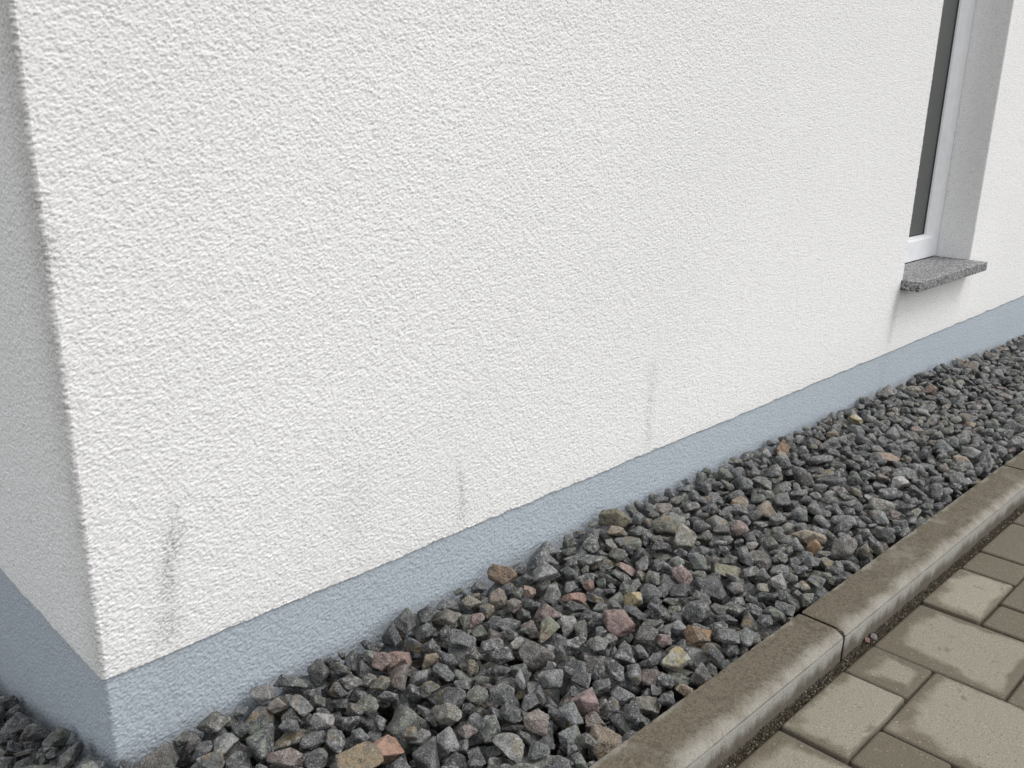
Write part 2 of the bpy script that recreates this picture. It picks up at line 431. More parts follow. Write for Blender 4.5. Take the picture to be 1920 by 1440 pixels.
def sheet(path, zs, inset=0.0, bottom_in=0.0):
    pts = path.copy()
    if inset:
        # move toward the inside of the house
        pts = pts.copy(); pts[:, 0] = pts[:, 0] + inset * np.clip(1 - pts[:, 0] / .02, 0, 1); pts[:, 1] = pts[:, 1] + inset
    P = np.empty((len(pts), len(zs), 3)); P[:, :, 0] = pts[:, 0:1]; P[:, :, 1] = pts[:, 1:2]; P[:, :, 2] = zs[None, :]
    f = grid_faces(*P.shape[:2])
    V = P.reshape(-1, 3)
    if bottom_in:
        # return the lower edge of the render inward
        low = P[:, 0, :].copy(); ins = low.copy()
        ins[:, 0] = np.where(low[:, 0] < .01, low[:, 0] + bottom_in, low[:, 0]); ins[:, 1] = low[:, 1] + bottom_in
        V = np.r_[V, ins]
        i = np.arange(len(pts) - 1); b = P.shape[1]; o = len(pts) * b
        f = np.r_[f, np.stack([o + i, o + i + 1, (i + 1) * b, i * b], -1)]
    return V, f

zlow = np.linspace(ZP, ZS - .014, 190)
zmid = np.r_[np.linspace(ZS - .014, 1.18, 790), np.linspace(1.184, WT, 220)]
zhi = np.linspace(WT, HZ, 120)
MBw = []; n0 = 0; Fs = []
for pth, zz, bi in ((path_full(), zlow, .012), (path_a(), zmid, 0), (path_c(), zmid, 0), (path_full(), zhi, 0)):
    v, f = sheet(pth, zz, 0, bi); MBw.append(v); Fs.append(f + n0); n0 += len(v)
V = np.concatenate(MBw); st, ws = stain_field(V); V = roughen(V, .0014)
low = (V[:, 2] < ZP + .003) & (V[:, 1] < .3)
V[low, 2] += vnoise(V[low], 22, 8) * .004 + vnoise(V[low], 90, 9) * .002
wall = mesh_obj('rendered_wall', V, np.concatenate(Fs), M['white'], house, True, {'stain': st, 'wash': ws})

# wavy, hand-finished lower edge of the white coat is given by displacement; the plinth sits 3 mm back
zpl = np.r_[np.linspace(-.70, -.2, 10), np.linspace(-.19, -.03, 80), np.linspace(-.0285, ZP + .006, 128)]
v, f = sheet(path_full(), zpl, .0025)
x, y, z = v.T
pst = .25 * np.exp(-((z - .02) / .05) ** 2) * (y < .01) * .25 + np.where(x < .006, np.exp(-(y / .012) ** 2) * .25, 0) + .16 * np.exp(-((x - 2.22) / .02) ** 2) + .12 * np.exp(-((x - .085) / .018) ** 2) * (y < .01)
# the near-window part of the band is a bit lighter with age: left to the light
v = roughen(v, .0012)
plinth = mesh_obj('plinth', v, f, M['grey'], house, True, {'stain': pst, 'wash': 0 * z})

# hidden structure: window head soffit, roof slab, back and far side
b = MB()
b.box(XW - .002, XR + .002, .0, .16, WT, WT + .004)
b.build('window_soffit', M['white'], house, attrs={'stain': np.zeros(8), 'wash': np.zeros(8)})
b = MB(); b.box(-.25, HX + .25, -.3, HY + .3, HZ, HZ + .16, .01); b.build('roof_slab', M['roomdark'], house)
b = MB(); b.box(.02, HX - .004, HY - .02, HY, -.1, HZ); b.box(HX - .024, HX, .002, HY - .02, -.1, HZ); b.build('rear_wall', M['roomdark'], house)

# window
win = tag(empty('window', (XW, .108, ZS)), 'tall window with white plastic frame and dark glass set deep in the wall'); win.parent = house
YF = .108
def W_(x0, x1, y0, y1, z0, z1): return (x0 - XW, x1 - XW, y0 - YF, y1 - YF, z0 - ZS, z1 - ZS)
g = .0022; fx0, fx1, fz0, fz1 = XW + g, XR - g, ZS + g, WT - g
fw_ = .056; fd = .030; bev = .026; fb = .066
def ring(o, i, yo, yi):
    # four quads between the outer and inner rectangle; o,i = (x0,x1,z0,z1)
    P = []; F = []
    for (x0, x1, z0, z1), yy in ((o, yo), (i, yi)):
        P += [(x0, yy, z0), (x1, yy, z0), (x1, yy, z1), (x0, yy, z1)]
    for a in range(4):
        c = (a + 1) % 4; F.append((a, c, 4 + c, 4 + a))
    return np.array(P) - np.array([XW, YF, ZS]), F
b = MB()
o = (fx0, fx1, fz0, fz1)
def inn(o, l, r, bt, t): return (o[0] + l, o[1] - r, o[2] + bt, o[3] - t)
q = [o, inn(o, .0012, .0012, .0012, .0012), inn(o, fw_ - .002, fw_ - .002, fb - .002, fw_), inn(o, fw_, fw_, fb, fw_), inn(o, fw_ + .016, fw_ + .016, fb + .006, fw_ + .016), inn(o, fw_ + .018, fw_ + .018, fb + .008, fw_ + .018)]
ys = [YF + .06, YF, YF, YF + .0015, YF + .016, YF + .022]
b.add(*ring(q[0], q[0], ys[0], YF + .0012))
b.add(*ring(q[0], q[1], YF + .0012, YF))
for i in range(1, 5): b.add(*ring(q[i], q[i + 1], ys[i], ys[i + 1]))
b.build('window_frame', M['pvc'], win)
b = MB(); gi = q[5]; b.add(*ring(gi, inn(gi, .007, .007, .003, .007), YF + .0215, YF + .024)); b.build('glazing_gasket', M['gasket'], win)
b = MB(); b.box(*W_(gi[0], gi[1], YF + .0242, YF + .048, gi[2], gi[3])); b.build('glass_pane', M['glass'], win)
b = MB(); b.box(*W_(XW - .004, XR + .004, YF + .008, YF + .050, ZS - .004, ZS + .012)); b.box(*W_(XR - .006, XR + .004, YF + .008, YF + .050, ZS + .0121, WT)); b.box(*W_(XW - .004, XW + .002, YF + .008, YF + .050, ZS + .0121, WT))
b.build('seal_shadow_strip', M['gasket'], win)  # dark seal strip, also stands in for the shadow line around the frame
# granite sill: subdivided slab with slightly chipped edges
def slab(x0, x1, y0, y1, z0, z1, n, bev, seed):
    r = np.random.default_rng(seed)
    xs = np.r_[x0, x0 + bev, np.linspace(x0 + bev * 2, x1 - bev * 2, n), x1 - bev, x1]
    prof = [(y0 + .004, z0 + .0), (y0 + bev, z0), (y0, z0 + bev)] + [(y0, t) for t in np.linspace(z0 + .006, z1 - .006, 5)] + [(y0, z1 - bev), (y0 + bev, z1), (y0 + .006, z1)] + [(t, z1) for t in np.linspace(y0 + .012, y1, 10)] + [(y1, z0), (y0 + .004, z0)]
    P = np.array([[(xx, a, c) for a, c in prof] for xx in xs])
    P[0, :, 1] = np.clip(P[0, :, 1], y0 + bev, y1); P[0, :, 2] = np.clip(P[0, :, 2], z0 + bev, z1 - bev)
    P[-1, :, 1] = np.clip(P[-1, :, 1], y0 + bev, y1); P[-1, :, 2] = np.clip(P[-1, :, 2], z0 + bev, z1 - bev)
    P += r.normal(0, .00022, P.shape) * np.array([1, 1, 1])
    nv = len(prof); V = P.reshape(-1, 3); F = grid_faces(len(xs), nv)
    c0 = len(V); V = np.r_[V, P[0].mean(0)[None], P[-1].mean(0)[None]]
    j = np.arange(nv - 1); T = np.r_[np.stack([j, j + 1, j * 0 + c0], -1)[:, ::-1], np.stack([(len(xs) - 1) * nv + j, (len(xs) - 1) * nv + j + 1, j * 0 + c0 + 1], -1)]
    return V, F[:, ::-1], T[:, ::-1]
sv, sf, stt = slab(XW - .010, XR + .004, -.053, .1075 + .0, ZS - .028, ZS, 60, .0016, 3)
mesh_obj('window_sill', sv, [sf, stt], M['granite'], house, False)

# ------------------------------------------------------------------ ground sheet
gxs = np.unique(np.r_[-40, -20, -8, -3, -1.5, np.linspace(-1, 6, 71), 9, 16, 30, 60])
gys = np.unique(np.r_[-60, -30, -12, -6, -3, -1.5, np.linspace(-.9, -.52, 4), -.47, -.44, np.linspace(-.42, 2.2, 40), 4, 9, 20, 50])
X_, Y_ = np.meshgrid(gxs, gys, indexing='ij')
Z_ = G(np.clip(X_, -3, 9), np.clip(Y_, -6, 0)) - .0075
inbed = (Y_ > -.46) & (X_ > -1.2) & (X_ < 6.3)
Z_ = np.where(inbed, bed_top(np.clip(X_, -1, 6), np.clip(Y_, -1, 2)) - .085, Z_)
Z_ = np.where((Y_ > .03) & (X_ > .03), -1.2, Z_)
Z_ = np.where((Y_ > -.46) & ~inbed, Z_ - .05, Z_)
ground = mesh_obj('ground', np.stack([X_, Y_, Z_], -1).reshape(-1, 3), grid_faces(len(gxs), len(gys)), M['soil'])
tag(ground, 'dark soil and joint sand under the gravel and paving', None, None, 'structure')

# ------------------------------------------------------------------ pavement of mixed size concrete pavers
Y0 = -.5139; PX = -.1612; RW = .0995
pav = []     # x0, x1, row0, rows
rowdefs = {0: [(0, .193, 1), (.195, .105, 1), (.300, .200, 2)],
           1: [(0, .098, 1), (.0985, .200, 2), None],
           2: [(-.205, .0995, 1), (-.1045, .2015, 1), None]}
base = .860
for rep in range(-5, 12):
    bx = base + PX + rep * .5035
    for rb in range(0, 9, 3):
        sh = (rb // 3) * .151
        for r_, items in rowdefs.items():
            for it in items:
                if it is None: continue
                pav.append((bx + it[0] + sh, it[1], r_ + rb, it[2]))
pwd = []; pv, pf, pe, pd, pt = [], [], [], [], []; off = 0
def paver(x0, lx, row, nr):
    global off
    y1 = Y0 - row * RW; ly = nr * RW
    j = .0018
    ax0, ax1 = x0 + j, x0 + lx - j; ay0, ay1 = y1 - ly + j, y1 - j
    jt = rng.normal(0, .0004, 4); ax0 += jt[0]; ax1 += jt[1]; ay0 += jt[2]; ay1 += jt[3]
    near = (x0 < 2.6 and x0 > .2 and row < 4)
    m_ = [0, .0006, .0014, .0026, .0042, .007] + ([.011, .016] if near else [])
    def axis(a, b, n):
        L = b - a; mid = np.linspace(m_[-1] * 1.5, L - m_[-1] * 1.5, n)
        return a + np.r_[m_, mid, L - np.array(m_[::-1])]
    n = 14 if near else 3
    u = axis(ax0, ax1, n); w = axis(ay0, ay1, n)
    U, Wd = np.meshgrid(u, w, indexing='ij')
    e = np.minimum(np.minimum(U - ax0, ax1 - U), np.minimum(Wd - ay0, ay1 - Wd))
    wk = rng.uniform(1.4, 3.2, 2)
    ew = np.minimum(np.minimum(U - ax0, (ax1 - U) * wk[0] + .004), np.minimum((Wd - ay0) * wk[1] + .004, ay1 - Wd))
    drop = -.0026 * np.clip(1 - e / .0042, 0, 1) ** 2
    tx, ty = rng.normal(0, .004, 2); dz = rng.normal(0, .0008)
    if abs(x0 - (base + PX)) < .01 and row == 0: dz = .0022; ty = -.008
    cx, cy = (ax0 + ax1) / 2, (ay0 + ay1) / 2
    Z = G(U, Wd) + drop + dz + tx * (U - cx) + ty * (Wd - cy)
    # rounded corners in plan
    V = np.stack([U, Wd, Z], -1)
    rc = .006
    for sx, ex in ((1, ax0), (-1, ax1)):
        for sy, ey in ((1, ay0), (-1, ay1)):
            dx = rc - sx * (U - ex); dy = rc - sy * (Wd - ey)
            mk = (dx > 0) & (dy > 0); h = np.hypot(dx, dy); big = mk & (h > 1e-9)
            mx = np.maximum(dx, dy); s = np.where(big, mx / np.maximum(h, 1e-9), 1)
            V[..., 0] = np.where(big, ex + sx * (rc - dx * s), V[..., 0]); V[..., 1] = np.where(big, ey + sy * (rc - dy * s), V[..., 1])
    nu, nw = U.shape
    # skirt
    border = np.r_[np.arange(nu) * nw, (nu - 1) * nw + np.arange(1, nw), (np.arange(nu - 2, -1, -1)) * nw + nw - 1, np.arange(nw - 2, 0, -1)]
    vv = V.reshape(-1, 3); sk = vv[border].copy(); sk[:, 2] -= .035
    nb = len(border); k0 = len(vv)
    i = np.arange(nb); i2 = (i + 1) % nb
    F = np.r_[grid_faces(nu, nw), np.stack([border[i], k0 + i, k0 + i2, border[i2]], -1)] + off
    tot = np.r_[vv, sk]; pv.append(tot); pf.append(F); off += len(tot)
    ee = np.r_[e.ravel(), np.zeros(nb)]; pe.append(ee); pwd.append(np.r_[ew.ravel(), np.zeros(nb)])
    key = (round((x0 - base - PX), 2), row)
    known = {(0.0, 0): (.012, 1.02), (.2, 0): (.028, .95), (.19, 0): (.028, .95), (.3, 0): (.030, .97), (.5, 0): (.017, 1.10), (.7, 0): (.09, .98), (.8, 0): (.07, 1.0), (-.2, 0): (.028, 1.0),
             (0.0, 1): (.07, .95), (.1, 1): (.020, 1.0), (.5, 1): (.06, .97), (.6, 1): (.10, .95), (-.4, 1): (.03, 1)}
    if key in known: d_, t_ = known[key]
    else: d_ = rng.choice([.015, .022, .05, .09]); t_ = rng.uniform(.93, 1.05)
    pd.append(np.full(len(tot), d_)); pt.append(np.full(len(tot), t_))
for a in pav:
    if -1.6 < a[0] < 5.4: paver(*a)
pavement = mesh_obj('pavement', np.concatenate(pv), np.concatenate(pf), M['paver'], None, True,
                    {'edge': np.concatenate(pe), 'wetside': np.concatenate(pwd), 'damp': np.concatenate(pd), 'tone': np.concatenate(pt)})
tag(pavement, 'beige grey concrete pavers of mixed sizes with damp edges', None, None, 'structure')

# ------------------------------------------------------------------ kerbstones
def kerbstone(x0, label, seed):
    r = np.random.default_rng(seed); L = .9975; k = KW
    prof = [(0, -.16), (0, -.03), (0, -.006), (0, -.0016), (-.0004, -.0005), (-.0016, 0)] + [(-t, 0) for t in np.linspace(.006, k - .024, 9)]
    # rounded outer shoulder
    for t in np.linspace(0.1, 1, 8):
        a = t * math.pi / 2 * .62
        prof.append((-(k - .022) - .0215 * math.sin(a) / math.sin(math.pi / 2 * .62), -.0083 * (1 - math.cos(a)) / (1 - math.cos(math.pi / 2 * .62))))
    prof += [(-k + .0002, -.0092), (-k + .0012, -.0100), (-k + .0003, -.0108)] + [(-k, -t) for t in np.linspace(.013, .06, 10)] + [(-k, -.16)]
    prof = np.array(prof)
    xs = np.r_[0, .0005, .0015, .004, np.linspace(.008, L - .008, 200), L - .004, L - .0015, L - .0005, L]
    P = np.empty((len(xs), len(prof), 3)); P[:, :, 0] = xs[:, None]; P[:, :, 1] = prof[None, :, 0]; P[:, :, 2] = prof[None, :, 1]
    # worn ends and small chips along the edges
    e = np.minimum(xs, L - xs); sh = .0016 * np.clip(1 - e / .004, 0, 1) ** 2
    c = np.array([-k / 2, -.08]); 
    for ax, dim in ((1, 0), (2, 1)):
        P[:, :, ax] += sh[:, None] * np.sign(c[dim] - prof[None, :, dim]) * (np.abs(c[dim] - prof[None, :, dim]) > .6 * abs(c[dim]))
    w = np.zeros(len(xs))
    for f_ in (9, 23, 41, 80, 170): w += r.normal() / f_ ** .5 * np.sin(xs * f_ * 2 * math.pi / 2 + r.uniform(0, 6))
    P[:, 3:6, 1] += (np.abs(w) * .0006)[:, None] * -1
    P[:, 24:27, 1] += (w * .0003)[:, None]
    ch = np.clip(r.normal(-.8, 1, len(xs)), 0, 2) * .0009
    P[:, 3:5, 1] -= ch[:, None]; P[:, 4:6, 2] -= ch[:, None] * .6
    V = P.reshape(-1, 3); nv = len(prof); F = grid_faces(len(xs), nv)
    caps = []
    for i, fl in ((0, False), (len(xs) - 1, True)):
        cc = len(V); V = np.r_[V, [[xs[i], -k / 2, -.08]]]
        j = np.arange(nv); j2 = (j + 1) % nv; T = np.stack([i * nv + j, i * nv + j2, j * 0 + cc], -1); caps.append(T[:, ::-1] if fl else T)
    o = mesh_obj('kerbstone', V, [F[:, ::-1], np.concatenate(caps)], M['kerb'], None, True, None, (x0, YK, ZK + GX * (x0 + .1612)), (0, math.atan(-GX), 0))
    b_ = MB(); b_.box(L + .0002, 1.0038, -k + .004, -.003, -.12, -.0035)
    b_.build('joint_mortar', M['soil'], o)
    tag(o, label, 'kerbstone', 'kerbstones between the gravel and the paving')
    return o
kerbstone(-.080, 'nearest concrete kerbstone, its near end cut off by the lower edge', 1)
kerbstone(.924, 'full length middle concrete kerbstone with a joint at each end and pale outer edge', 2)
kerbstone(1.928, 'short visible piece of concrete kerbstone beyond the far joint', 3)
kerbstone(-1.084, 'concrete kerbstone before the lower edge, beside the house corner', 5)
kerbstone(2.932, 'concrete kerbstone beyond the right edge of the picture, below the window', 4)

# ------------------------------------------------------------------ stones
import bmesh
def ico(level):
    bm = bmesh.new(); bmesh.ops.create_icosphere(bm, subdivisions=level, radius=1.0)
    bm.verts.ensure_lookup_table()
    v = np.array([tuple(a.co) for a in bm.verts]); f = np.array([[a.index for a in fc.verts] for fc in bm.faces]); bm.free()
    return v / np.linalg.norm(v, axis=1)[:, None], f
ICO = {l: ico(l) for l in (2, 3, 4, 5)}
def rock_radius(D, seed, sharp=1.0, nplanes=None):
    r = np.random.default_rng(seed)
    n = nplanes or r.integers(7, 12)
    # well spread plane normals
    cand = r.normal(size=(200, 3)); cand /= np.linalg.norm(cand, axis=1)[:, None]
    ns = [cand[0]]
    for c in cand[1:]:
        if len(ns) >= n: break
        if max(c @ q_ for q_ in ns) < r.uniform(.25, .72): ns.append(c)
    ns = np.array(ns); d = r.uniform(.52, .98, len(ns))
    t = d[None, :] / np.maximum(D @ ns.T, 1e-3)
    t = np.minimum(t, 1.6)
    k = 55 * sharp + 8
    rad = -np.log(np.exp(-k * t).sum(1) + np.exp(-k * 1.42)) / k
    wob = np.zeros(len(D))
    for fq, a in ((3, .022), (7, .018), (15, .014), (30, .009)):
        w = r.normal(size=(4, 3)) * fq
        for q_ in w: wob += a * .6 * np.sin(D @ q_ + r.uniform(0, 6.28))
    return rad * (1 + wob)
def rotm(r, tilt):
    a = r.uniform(0, 2 * math.pi); b_ = r.normal(0, tilt); c_ = r.normal(0, tilt)
    Rz = Matrix.Rotation(a, 3, 'Z'); return np.array(Rz @ Matrix.Rotation(b_, 3, 'X') @ Matrix.Rotation(c_, 3, 'Y'))
CELL = .0025
class Variant: pass
variants = []
vr = np.random.default_rng(77)
for i in range(300):
    a = Variant(); a.seed = 1000 + i
    L = float(np.clip(vr.lognormal(math.log(.0192), .33), .0070, .029))
    a.dim = np.array([L, L * vr.uniform(.58, .95), L * vr.uniform(.40, .78)]); a.sharp = vr.uniform(.8, 2.2)
    a.rot = rotm(vr, .38)
    a.L = L
    variants.append(a)
def variant_verts(a, lvl):
    c = a.__dict__.setdefault('cache', {})
    if lvl not in c:
        D, F = ICO[lvl]; c[lvl] = ((D * rock_radius(D, a.seed, a.sharp)[:, None] * a.dim * 1.12) @ a.rot.T, F)
    return c[lvl]
def raster(v):
    ij = np.round(v[:, :2] / CELL).astype(int); mn = ij.min(0); ij = ij - mn; sh = ij.max(0) + 1
    top = np.full(sh, -9.0); bot = np.full(sh, 9.0)
    np.maximum.at(top, (ij[:, 0], ij[:, 1]), v[:, 2]); np.minimum.at(bot, (ij[:, 0], ij[:, 1]), v[:, 2])
    ok = top > -5
    return mn, ok, top, bot
for a in variants: a.r = raster(variant_verts(a, 4)[0])

XA, XB, YA, YB = -.50, 4.10, YK, 1.15
nx, ny = int((XB - XA) / CELL), int((YB - YA) / CELL)
gx_ = XA + (np.arange(nx) + .5) * CELL; gy_ = YA + (np.arange(ny) + .5) * CELL
GXX, GYY = np.meshgrid(gx_, gy_, indexing='ij')
allowed = ~((GXX > -.0005) & (GYY > -.0005))
TGT = bed_top(GXX, GYY)
H = TGT - .062
H[~allowed] = 5.0
stones = []          # (variant, x, y, z, special?)
keep = np.zeros_like(allowed)      # cells covered by the hand placed stones
# integral layout of zones so candidates are spread evenly
zones = [(XA, 0, YA, YB, 1.0), (0, XB, YA, 0, 1.0)]
def try_place(mn, ok, top, bot, ix, iy):
    x0, y0 = ix + mn[0], iy + mn[1]; x1, y1 = x0 + ok.shape[0], y0 + ok.shape[1]
    if x0 < 0 or y0 < 0 or x1 > nx or y1 > ny: return None
    h = H[x0:x1, y0:y1]
    hm = h[ok]
    if hm.max() > 4: return None
    z = (hm - bot[ok]).max()
    return z, x0, x1, y0, y1
def commit(mn, ok, top, z, x0, x1, y0, y1):
    h = H[x0:x1, y0:y1]; h[ok] = np.maximum(h[ok], top[ok] + z)
pr = np.random.default_rng(5)
def fill(level, maxn, over):
    """drop stones into the lowest of a few random spots until the bed reaches its height"""
    fails = 0; n = 0
    defic = None
    while n < maxn:
        if n % 150 == 0 or defic is None:
            cs = 8
            A = (TGT + level - H)[:nx // cs * cs, :ny // cs * cs].reshape(nx // cs, cs, ny // cs, cs).mean((1, 3))
            alw = allowed[:nx // cs * cs, :ny // cs * cs].reshape(nx // cs, cs, ny // cs, cs).mean((1, 3)) > .35
            A = np.where(alw, A, -1)
            good = np.argwhere(A > .0035)
            if len(good) < 12 or fails > 4000: break
            defic = good
        best = None
        a = variants[pr.integers(len(variants))]
        if level > -.004 and a.L > .021: a = variants[pr.integers(len(variants))]
        mn, ok, top, bot = a.r
        for _ in range(7):
            c = defic[pr.integers(len(defic))]
            ix = int(c[0] * 8 + pr.integers(-2, 10)); iy = int(c[1] * 8 + pr.integers(-2, 10))
            t = try_place(mn, ok, top, bot, ix, iy)
            if t is None: continue
            z, x0, x1, y0, y1 = t
            if keep[x0:x1, y0:y1][ok].mean() > .12: continue
            ex = z - (TGT[min(max(ix, 0), nx - 1), min(max(iy, 0), ny - 1)] + level)
            if best is None or ex < best[0]: best = (ex, ix, iy, t)
        n += 1
        if best is None or best[0] > over: fails += 1; continue
        z, x0, x1, y0, y1 = best[3]
        commit(mn, ok, top, z, x0, x1, y0, y1)
        stones.append((a, XA + best[1] * CELL, YA + best[2] * CELL, z))
fill(-.012, 14000, .006)

# hand placed, distinctive stones: x, y, (a, b, c) half sizes, yaw, tilt, colour, second colour, label, seed, sharp, round
#<S
SPECIAL = [
    (0.9294, -0.0096, (0.027, 0.0216, 0.0229), -0.91, 0, (0.21, 0.185, 0.11), (0.16, 0.135, 0.085), 'rounded olive brown stone resting against the plinth on top of the gravel', 300, 0, 0.026),
    (0.6343, -0.0373, (0.0228, 0.0183, 0.0174), -0.79, 0, (0.27, 0.175, 0.1), (0.34, 0.22, 0.14), 'rough rusty brown stone leaning on the plinth, above the tan block', 301, 0.9, 0.022),
    (0.58, -0.0739, (0.0159, 0.0127, 0.0174), -0.48, 0.2, (0.26, 0.215, 0.17), (0.22, 0.18, 0.14), 'tan block shaped stone below the rusty brown one near the plinth', 302, 2.5, 0.016),
    (0.6414, -0.0862, (0.0121, 0.0097, 0.0108), -0.82, 0.0, (0.36, 0.24, 0.18), (0.28, 0.19, 0.15), 'small salmon pebble right of the rough rusty brown stone', 303, 1.2, 0.012),
    (0.6709, -0.2483, (0.024, 0.0192, 0.0146), -0.93, 0.0, (0.3, 0.185, 0.16), (0.26, 0.17, 0.16), 'large dusty pink stone in the middle of the gravel bed', 304, 1.8, 0.012),
    (0.7302, -0.3592, (0.0179, 0.0143, 0.0179), -1.04, 0.0, (0.42, 0.215, 0.075), (0.24, 0.16, 0.1), 'bright orange brown stone near the middle kerb joint', 305, 1.2, 0.012),
    (1.8761, -0.0763, (0.0193, 0.0154, 0.0212), -0.98, 0.9, (0.66, 0.64, 0.58), (0.48, 0.36, 0.15), 'white and yellow quartz chip in the far gravel near the plinth', 306, 2.6, 0.026),
    (1.1672, -0.313, (0.0267, 0.0213, 0.0139), -1.15, 0.0, (0.38, 0.32, 0.23), (0.33, 0.27, 0.2), 'pale sandy slab lying above a small orange pebble', 307, 2.4, 0.012),
    (1.1298, -0.3425, (0.013, 0.0104, 0.0143), -1.16, 0.0, (0.42, 0.23, 0.09), (0.33, 0.19, 0.09), 'small orange pebble under the pale sandy slab', 308, 0.9, 0.012),
    (0.375, -0.0804, (0.0187, 0.0149, 0.013), -0.65, 0.0, (0.33, 0.2, 0.16), (0.27, 0.18, 0.15), 'larger pink stone of the pair on the upper left of the gravel', 309, 1.6, 0.012),
    (0.3466, -0.0774, (0.0129, 0.0103, 0.0121), -0.63, 0.0, (0.29, 0.185, 0.165), (0.24, 0.17, 0.15), 'smaller pink stone left of the larger pink one', 310, 1.8, 0.012),
    (0.2405, -0.2149, (0.0217, 0.0173, 0.0144), -0.63, 0, (0.46, 0.24, 0.155), (0.38, 0.21, 0.145), 'large salmon orange stone near the lower edge of the picture', 311, 1.0, 0.016),
    (0.1988, -0.2161, (0.0228, 0.0182, 0.0121), -0.59, 0.0, (0.27, 0.19, 0.09), (0.2, 0.155, 0.1), 'large ochre brown stone beside the salmon one at the lower edge', 312, 1.1, 0.012),
    (0.679, -0.1542, (0.0169, 0.0135, 0.0089), -0.88, 0.0, (0.36, 0.19, 0.14), (0.3, 0.18, 0.14), 'low brick red stone left of the cream and yellow stone', 313, 1.5, 0.012),
    (0.7209, -0.1493, (0.0091, 0.0073, 0.01), -0.9, 0.3, (0.34, 0.2, 0.15), (0.24, 0.15, 0.12), 'small reddish pebble up and right of the low brick red stone', 314, 2.4, 0.018),
    (0.6863, -0.0828, (0.0229, 0.0183, 0.0165), -0.84, 0, (0.38, 0.38, 0.385), (0.24, 0.245, 0.25), 'pale grey quartz stone near the plinth, left of the low brick red stone', 315, 2.0, 0.018),
    (0.4922, -0.3384, (0.0175, 0.014, 0.019), -0.9, 0.0, (0.33, 0.215, 0.2), (0.25, 0.17, 0.16), 'broad pale pink stone near the kerb at the bottom', 316, 1.5, 0.012),
    (1.5385, -0.3277, (0.0188, 0.0151, 0.0176), -1.23, 0.0, (0.56, 0.55, 0.52), (0.42, 0.41, 0.4), 'round whitish pebble near the far stretch of kerb', 317, 0.3, 0.012),
    (1.5357, -0.0537, (0.0164, 0.0131, 0.0144), -1.11, 0, (0.38, 0.21, 0.11), (0.3, 0.18, 0.1), 'small orange brown stone touching the plinth', 318, 1.6, 0.018),
    (0.6584, -0.3705, (0.0229, 0.0183, 0.0164), -1.01, 0.0, (0.36, 0.37, 0.32), (0.37, 0.3, 0.13), 'pale green and ochre stone below the bright orange brown one', 319, 1.5, 0.012),
    (0.5199, -0.2461, (0.0072, 0.0058, 0.0079), -0.85, 0.2, (0.46, 0.45, 0.45), (0.36, 0.35, 0.35), 'small light grey stone left of and nearer than the large dusty pink one', 320, 1.1, 0.014),
    (0.1929, -0.058, (0.0124, 0.0099, 0.0136), -0.5, 0.3, (0.36, 0.31, 0.275), (0.27, 0.23, 0.2), 'mottled beige pink stone near the lower left corner of the plinth', 321, 1.0, 0.018),
    (0.9426, -0.2784, (0.0222, 0.0178, 0.0058), -1.06, 0, (0.22, 0.21, 0.12), (0.26, 0.25, 0.2), 'thin olive slab lying level near the kerb', 322, 2.4, 0.012),
    (0.7392, -0.2258, (0.0134, 0.0107, 0.0147), -0.95, 0.0, (0.46, 0.36, 0.17), (0.44, 0.41, 0.32), 'cream and yellow stone above the large dusty pink one', 323, 1.5, 0.012),
    (1.1881, -0.1528, (0.0145, 0.0116, 0.0145), -1.07, 0.0, (0.36, 0.22, 0.12), (0.4, 0.33, 0.25), 'two tone orange and cream stone far right of the olive brown one', 324, 2.0, 0.012),
    (1.6951, -0.2414, (0.0217, 0.0173, 0.0108), -1.22, 0.0, (0.42, 0.29, 0.22), (0.34, 0.25, 0.19), 'low pale pink stone in the far part of the bed', 325, 1.6, 0.012),
    (2.3163, -0.1009, (0.0189, 0.0151, 0.0206), -0.85, 0.6, (0.44, 0.3, 0.22), (0.36, 0.26, 0.2), 'reddish chip near the plinth in the far gravel left of the sill', 326, 2.6, 0.016),
    (2.7996, -0.0143, (0.014, 0.0112, 0.011), -1.27, 0, (0.32, 0.15, 0.05), (0.26, 0.13, 0.05), 'tiny rusty chip against the plinth below the window sill', 327, 2.0, 0.022),
    (0.9628, -0.1746, (0.0191, 0.0153, 0.0201), -1.01, 0.0, (0.48, 0.46, 0.41), (0.3, 0.28, 0.22), 'pale cream veined stone above the thin olive slab', 328, 1.6, 0.012),
    (1.4272, -0.2472, (0.0146, 0.0117, 0.0133), -1.17, 0.0, (0.33, 0.31, 0.28), (0.25, 0.24, 0.22), 'light brown stone half hidden between grey ones in the far half', 329, 1.4, 0.012),
    (1.7965, -0.3662, (0.016, 0.0128, 0.0083), -1.29, 0.0, (0.4, 0.31, 0.23), (0.34, 0.27, 0.21), 'flat sandy pink stone at the far end near the kerb', 330, 2.0, 0.012),
]
#S>

